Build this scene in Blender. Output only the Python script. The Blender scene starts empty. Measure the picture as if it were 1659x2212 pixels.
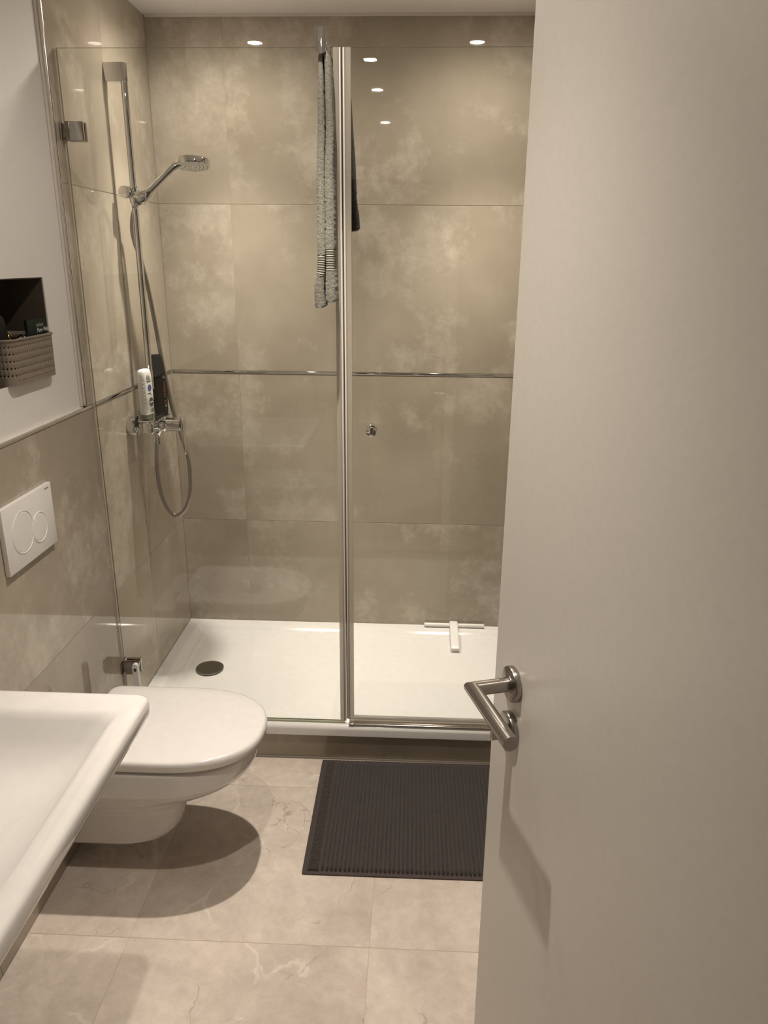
import bpy, bmesh, math, random
from mathutils import Vector, Matrix, noise
random.seed(7)
S = bpy.context.scene
COL = S.collection

# ------------------------------------------------------------------ camera
CAM_POS = (0.95175, -2.94711, 1.62163)
F_PX, PITCH, YAW, ROLL = 1645.92, 0.3179179, 0.0405619, 0.0082049
def make_camera():
    cp, sp = math.cos(PITCH), math.sin(PITCH)
    fw = Vector((-math.sin(YAW)*cp, math.cos(YAW)*cp, -sp))
    rt0 = Vector((math.cos(YAW), math.sin(YAW), 0))
    up0 = rt0.cross(fw)
    c, s = math.cos(ROLL), math.sin(ROLL)
    rt, up = c*rt0+s*up0, -s*rt0+c*up0
    cam = bpy.data.cameras.new('camera')
    cam.sensor_fit = 'VERTICAL'; cam.sensor_height = 36; cam.sensor_width = 27
    cam.lens = F_PX*36/2212; cam.clip_start = 0.02
    o = bpy.data.objects.new('camera', cam); COL.objects.link(o)
    o.matrix_world = Matrix(((rt.x, up.x, -fw.x, CAM_POS[0]), (rt.y, up.y, -fw.y, CAM_POS[1]),
                             (rt.z, up.z, -fw.z, CAM_POS[2]), (0, 0, 0, 1)))
    S.camera = o
make_camera()
# ------------------------------------------------------------------ world, exposure
W = bpy.data.worlds.new('world'); S.world = W; W.use_nodes = True
W.node_tree.nodes['Background'].inputs[0].default_value = (1.0, 0.86, 0.7, 1)
W.node_tree.nodes['Background'].inputs[1].default_value = 0.02
S.view_settings.view_transform = 'Standard'; S.view_settings.look = 'None'
S.view_settings.gamma = 1.0; S.view_settings.use_curve_mapping = False
S.view_settings.exposure = 0.08
LAMP_COL = (1.0, 0.89, 0.765)
LAMP_W = (100.0, 100.0, 112.0, 54.0)   # beam of each downlight, in the order of SPOT_XY
LAMP_WIDE = 0.19                       # share of wide spill
SPOT_XY = [(0.31, -0.35), (1.156, -0.35), (0.735, -1.19), (0.735, -2.10)]
CEIL = 2.412
RW = 1.467               # room width
FY = -2.76               # front wall, inner face
GY = -0.745              # plane of the shower glass

# ------------------------------------------------------------------ materials
def nodes(name):
    m = bpy.data.materials.new(name); m.use_nodes = True
    nt = m.node_tree; b = nt.nodes['Principled BSDF']
    return m, nt, b
def mat(name, col, rough=0.5, metal=0.0, spec=0.5, coat=0.0, bump=None, bump_d=0.001, sheen=0.0):
    m, nt, b = nodes(name)
    b.inputs['Base Color'].default_value = (*col, 1)
    b.inputs['Roughness'].default_value = rough
    b.inputs['Metallic'].default_value = metal
    b.inputs['Specular IOR Level'].default_value = spec
    b.inputs['Coat Weight'].default_value = coat
    b.inputs['Coat Roughness'].default_value = 0.03
    b.inputs['Sheen Weight'].default_value = sheen
    tc = nt.nodes.new('ShaderNodeTexCoord')
    n = nt.nodes.new('ShaderNodeTexNoise'); n.inputs['Scale'].default_value = bump or 40
    n.inputs['Detail'].default_value = 4
    nt.links.new(tc.outputs['Object'], n.inputs['Vector'])
    if bump:
        bp = nt.nodes.new('ShaderNodeBump'); bp.inputs['Strength'].default_value = 1.0
        bp.inputs['Distance'].default_value = bump_d
        nt.links.new(n.outputs['Fac'], bp.inputs['Height']); nt.links.new(bp.outputs['Normal'], b.inputs['Normal'])
    mx = nt.nodes.new('ShaderNodeMix'); mx.data_type = 'RGBA'
    mx.inputs[6].default_value = (*[c*0.94 for c in col], 1); mx.inputs[7].default_value = (*[min(1, c*1.04) for c in col], 1)
    nt.links.new(n.outputs['Fac'], mx.inputs[0]); nt.links.new(mx.outputs[2], b.inputs['Base Color'])
    return m
def ramp(nt, stops, src):
    r = nt.nodes.new('ShaderNodeValToRGB')
    while len(r.color_ramp.elements) < len(stops): r.color_ramp.elements.new(0.5)
    for e, (p, c) in zip(r.color_ramp.elements, stops): e.position = p; e.color = (*c, 1)
    nt.links.new(src, r.inputs[0]); return r
def piece_coords(nt, k=37.0):
    tc = nt.nodes.new('ShaderNodeTexCoord'); oi = nt.nodes.new('ShaderNodeObjectInfo')
    mul = nt.nodes.new('ShaderNodeMath'); mul.operation = 'MULTIPLY'; mul.inputs[1].default_value = k
    nt.links.new(oi.outputs['Random'], mul.inputs[0])
    add = nt.nodes.new('ShaderNodeVectorMath'); add.operation = 'ADD'
    nt.links.new(tc.outputs['Object'], add.inputs[0]); nt.links.new(mul.outputs[0], add.inputs[1])
    return add.outputs[0], oi.outputs['Random']
def nz(nt, vec, scale, detail=5, rough=0.55, dist=0.0):
    n = nt.nodes.new('ShaderNodeTexNoise'); n.inputs['Scale'].default_value = scale
    n.inputs['Detail'].default_value = detail; n.inputs['Roughness'].default_value = rough
    n.inputs['Distortion'].default_value = dist
    nt.links.new(vec, n.inputs['Vector']); return n.outputs['Fac']
def mixc(nt, fac, a, b, blend='MIX'):
    x = nt.nodes.new('ShaderNodeMix'); x.data_type = 'RGBA'; x.blend_type = blend
    for s, i in ((fac, 0), (a, 6), (b, 7)):
        if hasattr(s, 'is_linked'): nt.links.new(s, x.inputs[i])
        elif i == 0: x.inputs[0].default_value = s
        else: x.inputs[i].default_value = (*s, 1)
    return x.outputs[2]
def wall_tile_mat():
    m, nt, b = nodes('polished_cement_tile')
    v, rnd = piece_coords(nt)
    cloud = ramp(nt, [(0.30, (0.320, 0.277, 0.216)), (0.50, (0.380, 0.334, 0.267)), (0.72, (0.450, 0.402, 0.332))], nz(nt, v, 2.2, 6, 0.58, 0.15)).outputs[0]
    patch = ramp(nt, [(0.51, (0, 0, 0)), (0.60, (1, 1, 1))], nz(nt, v, 2.4, 12, 0.72, 0.08)).outputs[0]
    fine = ramp(nt, [(0.40, (0, 0, 0)), (0.60, (1, 1, 1))], nz(nt, v, 26, 9, 0.78)).outputs[0]
    pf = mixc(nt, 1.0, patch, mixc(nt, 0.55, (1, 1, 1), fine), 'MULTIPLY')
    sc = nt.nodes.new('ShaderNodeMath'); sc.operation = 'MULTIPLY'; sc.inputs[1].default_value = 0.62
    nt.links.new(pf, sc.inputs[0])
    c = mixc(nt, sc.outputs[0], cloud, (0.60, 0.55, 0.475))
    speck = ramp(nt, [(0.28, (0.82, 0.80, 0.78)), (0.42, (1, 1, 1))], nz(nt, v, 70, 4, 0.65)).outputs[0]
    c = mixc(nt, 0.35, c, speck, 'MULTIPLY')
    nt.links.new(c, b.inputs['Base Color'])
    b.inputs['Roughness'].default_value = 0.025; b.inputs['Specular IOR Level'].default_value = 0.5
    return m
def floor_tile_mat():
    m, nt, b = nodes('polished_marble_tile')
    v, rnd = piece_coords(nt, 53.0)
    c = ramp(nt, [(0.32, (0.52, 0.45, 0.395)), (0.50, (0.61, 0.54, 0.48)), (0.68, (0.70, 0.625, 0.56))], nz(nt, v, 3.4, 9, 0.66, 0.3)).outputs[0]
    mot = ramp(nt, [(0.35, (0.86, 0.85, 0.83)), (0.65, (1.06, 1.06, 1.06))], nz(nt, v, 26, 8, 0.72, 0.5)).outputs[0]
    c = mixc(nt, 0.8, c, mot, 'MULTIPLY')
    warp = nt.nodes.new('ShaderNodeTexNoise'); warp.inputs['Scale'].default_value = 3.5; warp.inputs['Detail'].default_value = 5
    nt.links.new(v, warp.inputs['Vector'])
    ws = nt.nodes.new('ShaderNodeVectorMath'); ws.operation = 'SCALE'; ws.inputs['Scale'].default_value = 0.35
    nt.links.new(warp.outputs['Color'], ws.inputs[0])
    wa = nt.nodes.new('ShaderNodeVectorMath'); wa.operation = 'ADD'
    nt.links.new(v, wa.inputs[0]); nt.links.new(ws.outputs[0], wa.inputs[1])
    for sc, w, col, k, thr in ((2.3, 0.016, (0.80, 0.73, 0.66), 0.55, 0.50), (3.3, 0.007, (0.30, 0.24, 0.20), 0.55, 0.50)):
        vo = nt.nodes.new('ShaderNodeTexVoronoi'); vo.feature = 'DISTANCE_TO_EDGE'; vo.inputs['Scale'].default_value = sc
        nt.links.new(wa.outputs[0], vo.inputs['Vector'])
        line = ramp(nt, [(0.0, (1, 1, 1)), (w, (0, 0, 0))], vo.outputs['Distance']).outputs[0]
        gate = ramp(nt, [(thr, (0, 0, 0)), (thr+0.10, (k, k, k))], nz(nt, v, 4.0+sc, 2)).outputs[0]
        c = mixc(nt, mixc(nt, 1.0, line, gate, 'MULTIPLY'), c, col)
    nt.links.new(c, b.inputs['Base Color'])
    b.inputs['Roughness'].default_value = 0.03; b.inputs['Specular IOR Level'].default_value = 0.5
    return m
def glass_mat(name, tint, refl_ior=1.5):
    m = bpy.data.materials.new(name); m.use_nodes = True; nt = m.node_tree
    for n in list(nt.nodes):
        if n.type == 'BSDF_PRINCIPLED': nt.nodes.remove(n)
    out = nt.nodes['Material Output']
    t = nt.nodes.new('ShaderNodeBsdfTransparent'); t.inputs[0].default_value = (*tint, 1)
    g = nt.nodes.new('ShaderNodeBsdfGlossy'); g.inputs['Roughness'].default_value = 0.0
    f = nt.nodes.new('ShaderNodeFresnel'); f.inputs[0].default_value = refl_ior
    x = nt.nodes.new('ShaderNodeMixShader')
    nt.links.new(f.outputs[0], x.inputs[0]); nt.links.new(t.outputs[0], x.inputs[1]); nt.links.new(g.outputs[0], x.inputs[2])
    nt.links.new(x.outputs[0], out.inputs['Surface']); return m
def translucent_mat(name, col, alpha, rough=0.25):
    m, nt, b = nodes(name); b.inputs['Base Color'].default_value = (*col, 1)
    b.inputs['Alpha'].default_value = alpha; b.inputs['Roughness'].default_value = rough
    return m
def emit_mat(name, col, s):
    m, nt, b = nodes(name)
    b.inputs['Base Color'].default_value = (0.9, 0.9, 0.9, 1)
    b.inputs['Emission Color'].default_value = (*col, 1); b.inputs['Emission Strength'].default_value = s
    return m
def terry_mat(name, col, dark, scale=260, dist=0.004):
    m, nt, b = nodes(name)
    tc = nt.nodes.new('ShaderNodeTexCoord')
    n1 = nz(nt, tc.outputs['Object'], scale, 3, 0.7); n2 = nz(nt, tc.outputs['Object'], 14, 3, 0.6)
    c = ramp(nt, [(0.34, dark), (0.66, col)], n1).outputs[0]
    sh = ramp(nt, [(0.35, (0.85, 0.84, 0.83)), (0.7, (1.1, 1.1, 1.1))], n2).outputs[0]
    nt.links.new(mixc(nt, 0.9, c, sh, 'MULTIPLY'), b.inputs['Base Color'])
    bp = nt.nodes.new('ShaderNodeBump'); bp.inputs['Distance'].default_value = dist; bp.inputs['Strength'].default_value = 1.0
    nt.links.new(n1, bp.inputs['Height']); nt.links.new(bp.outputs['Normal'], b.inputs['Normal'])
    b.inputs['Roughness'].default_value = 0.95; b.inputs['Specular IOR Level'].default_value = 0.1; b.inputs['Sheen Weight'].default_value = 0.25
    return m
M = dict(
    tile=wall_tile_mat(), ftile=floor_tile_mat(),
    grout=mat('wall_grout', (0.44, 0.385, 0.31), 0.8, bump=300, bump_d=0.0004),
    fgrout=mat('floor_grout', (0.52, 0.45, 0.37), 0.8, bump=300, bump_d=0.0004),
    plaster=mat('white_painted_plaster', (0.82, 0.80, 0.775), 0.65, bump=180, bump_d=0.0006),
    ceil=mat('white_ceiling_paint', (0.86, 0.84, 0.815), 0.75, bump=160, bump_d=0.0004),
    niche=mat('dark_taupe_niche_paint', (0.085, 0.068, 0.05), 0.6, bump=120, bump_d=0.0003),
    door=mat('white_door_lacquer', (0.74, 0.71, 0.665), 0.32, spec=0.4, bump=90, bump_d=0.00008),
    silicone=mat('white_silicone', (0.70, 0.66, 0.60), 0.45),
    ceramic=mat('glazed_white_ceramic', (0.70, 0.685, 0.67), 0.06, coat=0.2),
    seat=mat('white_thermoset_plastic', (0.74, 0.725, 0.71), 0.16),
    acrylic=mat('white_sanitary_acrylic', (0.77, 0.765, 0.75), 0.12),
    chrome=mat('chrome', (0.73, 0.73, 0.72), 0.035, 1.0),
    darkchrome=mat('grey_chrome_cover', (0.40, 0.40, 0.39), 0.10, 1.0),
    reflchrome=mat('chrome_dark_reflection', (0.46, 0.44, 0.41), 0.10, 1.0),  # bracket chrome, darkened to carry the reflection of the dark hall
    satin=mat('satin_steel', (0.39, 0.365, 0.335), 0.27, 1.0, bump=420, bump_d=0.00005),
    hose=mat('grey_metallic_plastic_hose', (0.42, 0.40, 0.375), 0.30, 0.75),
    alu=mat('polished_aluminium', (0.80, 0.77, 0.73), 0.18, 1.0),
    glass=glass_mat('clear_shower_glass', (0.978, 0.985, 0.975)),
    gedge=translucent_mat('green_glass_edge', (0.20, 0.20, 0.12), 0.60, 0.08),
    gseal=translucent_mat('pale_green_silicone_seal', (0.52, 0.55, 0.38), 0.7, 0.25),
    seal=translucent_mat('clear_vinyl_seal', (0.62, 0.57, 0.47), 0.42, 0.15),
    magnet=mat('white_magnet_strip', (0.74, 0.70, 0.64), 0.35),
    shadowgap=mat('dark_gap_shade', (0.05, 0.038, 0.03), 0.6),  # near-black colour for the shade in the door gap
    wplastic=mat('white_plastic', (0.82, 0.81, 0.79), 0.30),
    greyplastic=mat('grey_plastic', (0.33, 0.32, 0.30), 0.5),
    bottle=mat('white_bottle_plastic', (0.80, 0.80, 0.77), 0.28),
    capgrey=translucent_mat('grey_green_clear_cap', (0.16, 0.16, 0.12), 0.85, 0.12),
    blackp=mat('black_brown_bottle_plastic', (0.008, 0.006, 0.005), 0.45, spec=0.3),
    blackcap=mat('dark_brown_cap_plastic', (0.012, 0.009, 0.008), 0.45, spec=0.3),
    ink=mat('dark_grey_ink', (0.06, 0.06, 0.06), 0.5), blue=mat('blue_ink', (0.07, 0.11, 0.30), 0.5),
    green=mat('green_ink', (0.09, 0.20, 0.085), 0.5), orange=mat('orange_red_ink', (0.55, 0.13, 0.05), 0.5),
    wink=mat('white_ink', (0.75, 0.75, 0.72), 0.5), gink=mat('grey_green_ink', (0.30, 0.36, 0.30), 0.5),
    towel=terry_mat('grey_terry', (0.290, 0.283, 0.240), (0.145, 0.140, 0.114), 330, 0.002),
    towelband=mat('grey_woven_band', (0.30, 0.288, 0.245), 0.8, bump=500, bump_d=0.0006),
    dtowel=terry_mat('dark_terry', (0.040, 0.034, 0.030), (0.014, 0.012, 0.010), 230),
    mat=terry_mat('dark_brown_terry', (0.045, 0.032, 0.029), (0.021, 0.014, 0.012), 420, 0.003),
    mathem=mat('dark_brown_hem', (0.060, 0.045, 0.042), 0.85, bump=700, bump_d=0.0008),
    basket=mat('taupe_basket_plastic', (0.245, 0.205, 0.165), 0.5),
    card=mat('dark_green_card', (0.003, 0.009, 0.0085), 0.55, spec=0.3), black=mat('black_fabric', (0.012, 0.010, 0.009), 0.7),
    gold=mat('gold_metal', (0.75, 0.50, 0.16), 0.25, 1.0), silver=mat('silver_foil', (0.75, 0.68, 0.66), 0.12, 1.0),
    lamp=emit_mat('lamp_lens', (1.0, 0.90, 0.76), 130.0), ring=mat('lamp_ring_white', (0.8, 0.79, 0.77), 0.35),
    hallfloor=mat('hall_parquet', (0.22, 0.14, 0.085), 0.35, bump=60, bump_d=0.0003),
)

# ------------------------------------------------------------------ mesh helpers
def finish(o, smooth=True, angle=35):
    if smooth:
        me = o.data
        me.polygons.foreach_set('use_smooth', [True]*len(me.polygons))
        me.set_sharp_from_angle(angle=math.radians(angle))
def obj(name, bm, m, parent=None, smooth=True, angle=35, loc=None):
    bmesh.ops.recalc_face_normals(bm, faces=bm.faces[:])
    me = bpy.data.meshes.new(name); bm.to_mesh(me); bm.free()
    for k in (m if isinstance(m, (list, tuple)) else [m]): me.materials.append(M[k])
    o = bpy.data.objects.new(name, me); COL.objects.link(o)
    if loc is not None: o.location = loc
    if parent is not None:
        o.parent = parent
    finish(o, smooth, angle); return o
def empty(name, loc, label=None, cat=None, group=None, kind=None):
    o = bpy.data.objects.new(name, None); COL.objects.link(o); o.location = loc
    o.empty_display_size = 0.05
    tag(o, label, cat, group, kind); return o
def tag(o, label=None, cat=None, group=None, kind=None):
    if label: o['label'] = label
    if cat: o['category'] = cat
    if group: o['group'] = group
    if kind: o['kind'] = kind
    return o
def NB(): return bmesh.new()
def box(bm, x0, x1, y0, y1, z0, z1, bev=0.0, seg=2, mi=0):
    r = bmesh.ops.create_cube(bm, size=1.0)
    vs = r['verts']
    for v in vs:
        v.co = Vector(((x0+x1)/2+v.co.x*(x1-x0), (y0+y1)/2+v.co.y*(y1-y0), (z0+z1)/2+v.co.z*(z1-z0)))
    fs = {f for v in vs for f in v.link_faces}
    for f in fs: f.material_index = mi
    if bev > 0:
        es = list({e for v in vs for e in v.link_edges})
        bmesh.ops.bevel(bm, geom=es, offset=bev, segments=seg, profile=0.5, affect='EDGES')
    return bm
def loft(bm, rings, cap0=True, cap1=True, mi=0):
    """rings: list of equal-length point lists"""
    R = [[bm.verts.new(p) for p in ring] for ring in rings]
    n = len(R[0])
    for a, b in zip(R, R[1:]):
        for i in range(n):
            j = (i+1) % n
            f = bm.faces.new((a[i], a[j], b[j], b[i])); f.material_index = mi
    def cap(r):
        c = bm.verts.new(sum((v.co for v in r), Vector())/n)
        for i in range(n):
            f = bm.faces.new((r[i], r[(i+1) % n], c)); f.material_index = mi
    if cap0: cap(R[0])
    if cap1: cap(R[-1])
    return R
def rrect(x0, x1, y0, y1, r, z, n=8):
    r = max(1e-4, min(r, (x1-x0)/2-1e-4, (y1-y0)/2-1e-4)); pts = []
    for cx, cy, a0 in ((x1-r, y1-r, 0), (x0+r, y1-r, 90), (x0+r, y0+r, 180), (x1-r, y0+r, 270)):
        for i in range(n+1):
            a = math.radians(a0+90*i/n); pts.append(Vector((cx+r*math.cos(a), cy+r*math.sin(a), z)))
    return pts
def frame(d):
    d = d.normalized(); u = Vector((0, 0, 1)) if abs(d.z) < 0.9 else Vector((1, 0, 0))
    a = d.cross(u).normalized(); return a, d.cross(a).normalized()
def tube(bm, pts, r, n=20, cap=True, mi=0):
    """sweep with mitred corners; r may be a list"""
    pts = [Vector(p) for p in pts]; rr = r if isinstance(r, (list, tuple)) else [r]*len(pts)
    d0 = (pts[1]-pts[0]).normalized(); a, b = frame(d0)
    unit = [a*math.cos(2*math.pi*i/n)+b*math.sin(2*math.pi*i/n) for i in range(n)]
    rings = [[pts[0]+u*rr[0] for u in unit]]; cur = unit
    for k in range(1, len(pts)):
        d = (pts[k]-pts[k-1]).normalized()
        if k < len(pts)-1:
            d2 = (pts[k+1]-pts[k]).normalized(); nrm = (d+d2).normalized()
        else: nrm = d
        cur = [c-d*(c.dot(nrm)/d.dot(nrm)) for c in cur]
        rings.append([pts[k]+c*rr[k] for c in cur])
    loft(bm, rings, cap, cap, mi); return bm
def cyl(bm, p0, p1, r0, r1=None, n=32, bev=0.0, mi=0):
    p0, p1 = Vector(p0), Vector(p1); r1 = r0 if r1 is None else r1
    d = (p1-p0).normalized(); a, b = frame(d)
    ring = lambda c, r: [c+(a*math.cos(2*math.pi*i/n)+b*math.sin(2*math.pi*i/n))*r for i in range(n)]
    if bev > 0:
        rs = [ring(p0, r0-bev), ring(p0+d*bev*0.3, r0-bev*0.3), ring(p0+d*bev, r0), ring(p1-d*bev, r1), ring(p1-d*bev*0.3, r1-bev*0.3), ring(p1, r1-bev)]
    else: rs = [ring(p0, r0), ring(p1, r1)]
    loft(bm, rs, True, True, mi); return bm
def catmull(P, k=6):
    P = [Vector(p) for p in P]; Q = [P[0]*2-P[1]]+P+[P[-1]*2-P[-2]]; out = []
    for i in range(1, len(Q)-2):
        for j in range(k):
            t = j/k; a, b, c, d = Q[i-1:i+3]
            out.append(0.5*((2*b)+(c-a)*t+(2*a-5*b+4*c-d)*t*t+(3*b-a-3*c+d)*t**3))
    out.append(P[-1]); return out
def outline_prism(bm, pts2, origin, ux, uy, un, t, mi=0):
    o, ux, uy, un = map(Vector, (origin, ux, uy, un))
    lo = [o+ux*p[0]+uy*p[1] for p in pts2]; hi = [p+un*t for p in lo]
    loft(bm, [lo, hi], True, True, mi)
def text_mesh(name, txt, size, m, origin, ux, uy, parent, depth=0.0003, font_shear=0.0):
    cu = bpy.data.curves.new(name, 'FONT'); cu.body = txt; cu.size = size; cu.extrude = depth/2; cu.shear = font_shear
    t = bpy.data.objects.new(name, cu); COL.objects.link(t)
    dg = bpy.context.evaluated_depsgraph_get(); me = bpy.data.meshes.new_from_object(t.evaluated_get(dg))
    bpy.data.objects.remove(t); bpy.data.curves.remove(cu)
    me.materials.clear(); me.materials.append(M[m]); me.name = name
    ux, uy = Vector(ux).normalized(), Vector(uy).normalized(); un = ux.cross(uy)
    mt = Matrix(((ux.x, uy.x, un.x, origin[0]), (ux.y, uy.y, un.y, origin[1]), (ux.z, uy.z, un.z, origin[2]), (0, 0, 0, 1)))
    me.transform(mt)
    o = bpy.data.objects.new(name, me); COL.objects.link(o); o.parent = parent
    return o
def child_of(o, parent):
    """parent while keeping world coordinates (parents are only translated)"""
    o.parent = parent; o.matrix_parent_inverse = parent.matrix_basis.inverted(); return o
# parts are modelled in world coordinates and hung under an Empty at the base of the thing
def part(name, bm, m, parent, smooth=True, angle=35):
    o = obj(name, bm, m, None, smooth, angle)
    p, inv = parent, Matrix.Identity(4)
    loc = Vector()
    while p is not None: loc += Vector(p.location); p = p.parent
    o.data.transform(Matrix.Translation(-loc)); o.parent = parent
    return o
def ptext(name, *a, parent=None, **k):
    o = text_mesh(name, *a, parent, **k)
    loc = Vector(); p = parent
    while p is not None: loc += Vector(p.location); p = p.parent
    o.data.transform(Matrix.Translation(-loc)); return o

# ------------------------------------------------------------------ setting
def struct(name, bm, m, label=None):
    o = obj(name, bm, m, None, False); o['kind'] = 'structure'
    if label: o['label'] = label
    return o
def tile(parent, x0, x1, y0, y1, z0, z1, m='tile', bev=0.0007):
    c = Vector(((x0+x1)/2, (y0+y1)/2, (z0+z1)/2))
    b = NB(); box(b, x0-c.x, x1-c.x, y0-c.y, y1-c.y, z0-c.z, z1-c.z, bev, 1)
    return obj('tile', b, m, parent, False, loc=c)
J = 0.0008       # half joint
TT = 0.008       # tile thickness
ROWS = [(0.0, 0.6035), (0.6035, 1.205), (1.215, 1.8135), (1.8135, CEIL)]

# back wall
b = NB(); box(b, -0.2, RW+0.2, 0.0012, 0.2, 0, CEIL)
wb = struct('wall_back', b, 'grout', 'beige polished tile wall behind the shower')
for z0, z1 in ROWS:
    for x0, x1 in ((0.0, 0.2655), (0.2655, RW)):
        tile(wb, x0+J, x1-J, 0.0, TT, z0+J, z1-J)
# left wall, painted above the half-height tiling, with a niche
NY0, NY1, NZ0, NZ1, ND = -1.46, -0.94, 1.332, 1.576, 0.16
PX = -0.012
b = NB()
box(b, -0.2, PX, FY, NY0, 0, CEIL); box(b, -0.2, PX, NY1, 0.0, 0, CEIL)
box(b, -0.2, PX, NY0, NY1, 0, NZ0); box(b, -0.2, PX, NY0, NY1, NZ1, CEIL)
wl = struct('wall_left', b, 'plaster', 'white painted wall above half-height beige tiles on the left')
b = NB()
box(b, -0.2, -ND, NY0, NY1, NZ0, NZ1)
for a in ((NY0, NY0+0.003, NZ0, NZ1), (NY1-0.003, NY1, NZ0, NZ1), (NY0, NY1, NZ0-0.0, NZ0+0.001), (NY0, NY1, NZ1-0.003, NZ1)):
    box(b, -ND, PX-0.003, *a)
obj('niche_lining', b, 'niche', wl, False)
TY = -0.79       # where the full-height tiling ends
b = NB(); box(b, PX, -0.0012, TY, 0.0, 0, CEIL); box(b, PX, -0.0012, FY, TY, 0, 1.205)
obj('grout_bed', b, 'grout', wl, False)
YC = [0.0, -0.412, -1.612, FY]
for i, (z0, z1) in enumerate(ROWS):
    for ya, yb in zip(YC, YC[1:]):
        lo = yb
        if i >= 2: lo = max(yb, TY)
        if lo >= ya: continue
        tile(wl, -TT, 0.0, lo+J, ya-J, z0+J, z1-J)
# right wall (mirror)
b = NB(); box(b, RW+0.012, RW+0.2, FY, 0.0, 0, CEIL)
wr = struct('wall_right', b, 'plaster', 'right wall behind the open door')
b = NB(); box(b, RW+0.0012, RW+0.012, TY, 0.0, 0, CEIL); box(b, RW+0.0012, RW+0.012, FY, TY, 0, 1.205)
obj('grout_bed', b, 'grout', wr, False)
for i, (z0, z1) in enumerate(ROWS):
    for ya, yb in zip(YC, YC[1:]):
        lo = max(yb, TY) if i >= 2 else yb
        if lo >= ya: continue
        tile(wr, RW, RW+TT, lo+J, ya-J, z0+J, z1-J)
# front wall with doorway (the camera stands just outside it)
DX0, DX1, DZ = 0.48, 1.385, 2.03
b = NB()
box(b, -0.2, DX0, FY-0.14, FY, 0, CEIL); box(b, DX1, RW+0.2, FY-0.14, FY, 0, CEIL); box(b, DX0, DX1, FY-0.14, FY, DZ, CEIL)
struct('wall_front', b, 'plaster')
b = NB()
for x0, x1 in ((DX0-0.055, DX0+0.012), (DX1-0.012, DX1+0.055)):
    for y0, y1 in ((FY, FY+0.012), (FY-0.152, FY-0.14)): box(b, x0, x1, y0, y1, 0, DZ+0.055, 0.002)
for y0, y1 in ((FY, FY+0.012), (FY-0.152, FY-0.14)): box(b, DX0-0.055, DX1+0.055, y0, y1, DZ-0.012, DZ+0.055, 0.002)
box(b, DX0, DX0+0.012, FY-0.14, FY, 0, DZ); box(b, DX1-0.012, DX1, FY-0.14, FY, 0, DZ); box(b, DX0, DX1, FY-0.14, FY, DZ-0.012, DZ)
struct('trim_4', b, 'door')
# floor
b = NB(); box(b, -0.2, RW+0.2, FY-0.15, 0.2, -0.1, -0.0012)
fl = struct('floor', b, 'fgrout', 'polished beige marble-look tile floor')
XF = [0.0, 0.2600, 0.8650, RW]; YF = [-0.735, -0.893, -1.489, -2.089, -2.689, FY-0.145]
for ya, yb in zip(YF, YF[1:]):
    for xa, xb in zip(XF, XF[1:]): tile(fl, xa+J, xb-J, yb+J, ya-J, -TT, 0.0, 'ftile')
# ceiling
b = NB(); box(b, -0.2, RW+0.2, FY-0.15, 0.2, CEIL, CEIL+0.1)
struct('ceiling', b, 'ceil')
# trims
def chrome_bar(name, *a, m='chrome', bev=0.0025):
    b = NB(); box(b, *a, bev, 3); o = obj(name, b, m); o['kind'] = 'structure'; return o
chrome_bar('trim_1', -0.009, 0.0022, FY+0.013, -0.003, 1.2052, 1.2148)['label'] = 'slim chrome strip along the left wall tiles'
chrome_bar('trim_2', 0.004, RW-0.004, -0.0022, 0.006, 1.2052, 1.2148)['label'] = 'slim chrome strip across the back wall tiles'
chrome_bar('trim_3', -0.0118, 0.0024, TY-0.010, TY+0.001, 1.2155, CEIL-0.001, m='alu', bev=0.004)['label'] = 'vertical edge profile where white wall meets shower tiles'
b = NB(); box(b, -0.0125, -0.0065, TY-0.0215, TY-0.0095, 1.216, CEIL-0.002, 0.0028, 3)
o = obj('trim_5', b, 'silicone'); o['kind'] = 'structure'
b = NB(); box(b, 0.002, RW-0.002, -0.006, 0.002, CEIL-0.009, CEIL+0.002, 0.003, 2)
o = obj('trim_6', b, 'silicone'); o['kind'] = 'structure'
b = NB(); box(b, PX, -0.001, FY+0.013, TY-0.0225, 1.2149, 1.2165, 0.0005, 1)
o = obj('trim_7', b, 'silicone'); o['kind'] = 'structure'
# tiled step under the tray
b = NB(); box(b, 0.0, RW, -0.7338, -0.03, 0.0, 0.1065)
ap = struct('wall_step', b, 'grout', 'low tiled step carrying the shower tray')
for xa, xb in ((0.0, 0.2655), (0.2655, 0.865), (0.865, RW)):
    tile(ap, xa+J, xb-J, -0.735, -0.727, 0.003, 0.1055)
b = NB(); box(b, 0.002, RW-0.002, -0.7385, -0.7345, 0.0002, 0.004, 0.0012, 2)
o = obj('trim_8', b, 'silicone'); o['kind'] = 'structure'
# hall outside the doorway
HY = -4.35
b = NB(); box(b, -0.9, 2.4, HY, FY-0.15, -0.1, -0.001); struct('floor_hall', b, 'hallfloor')
b = NB(); box(b, -0.9, 2.4, HY-0.1, HY, 0, CEIL); struct('wall_hall_back', b, 'plaster')
b = NB(); box(b, -1.0, -0.9, HY, FY-0.14, 0, CEIL); struct('wall_hall_left', b, 'plaster')
b = NB(); box(b, 2.4, 2.5, HY, FY-0.14, 0, CEIL); struct('wall_hall_right', b, 'plaster')
b = NB(); box(b, -0.9, -0.2, FY-0.14, FY-0.1, 0, CEIL); box(b, RW+0.2, 2.4, FY-0.14, FY-0.1, 0, CEIL); struct('wall_hall_front', b, 'plaster')
b = NB(); box(b, -0.9, 2.4, HY, FY-0.15, CEIL, CEIL+0.1); struct('ceiling_hall', b, 'ceil')

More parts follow.
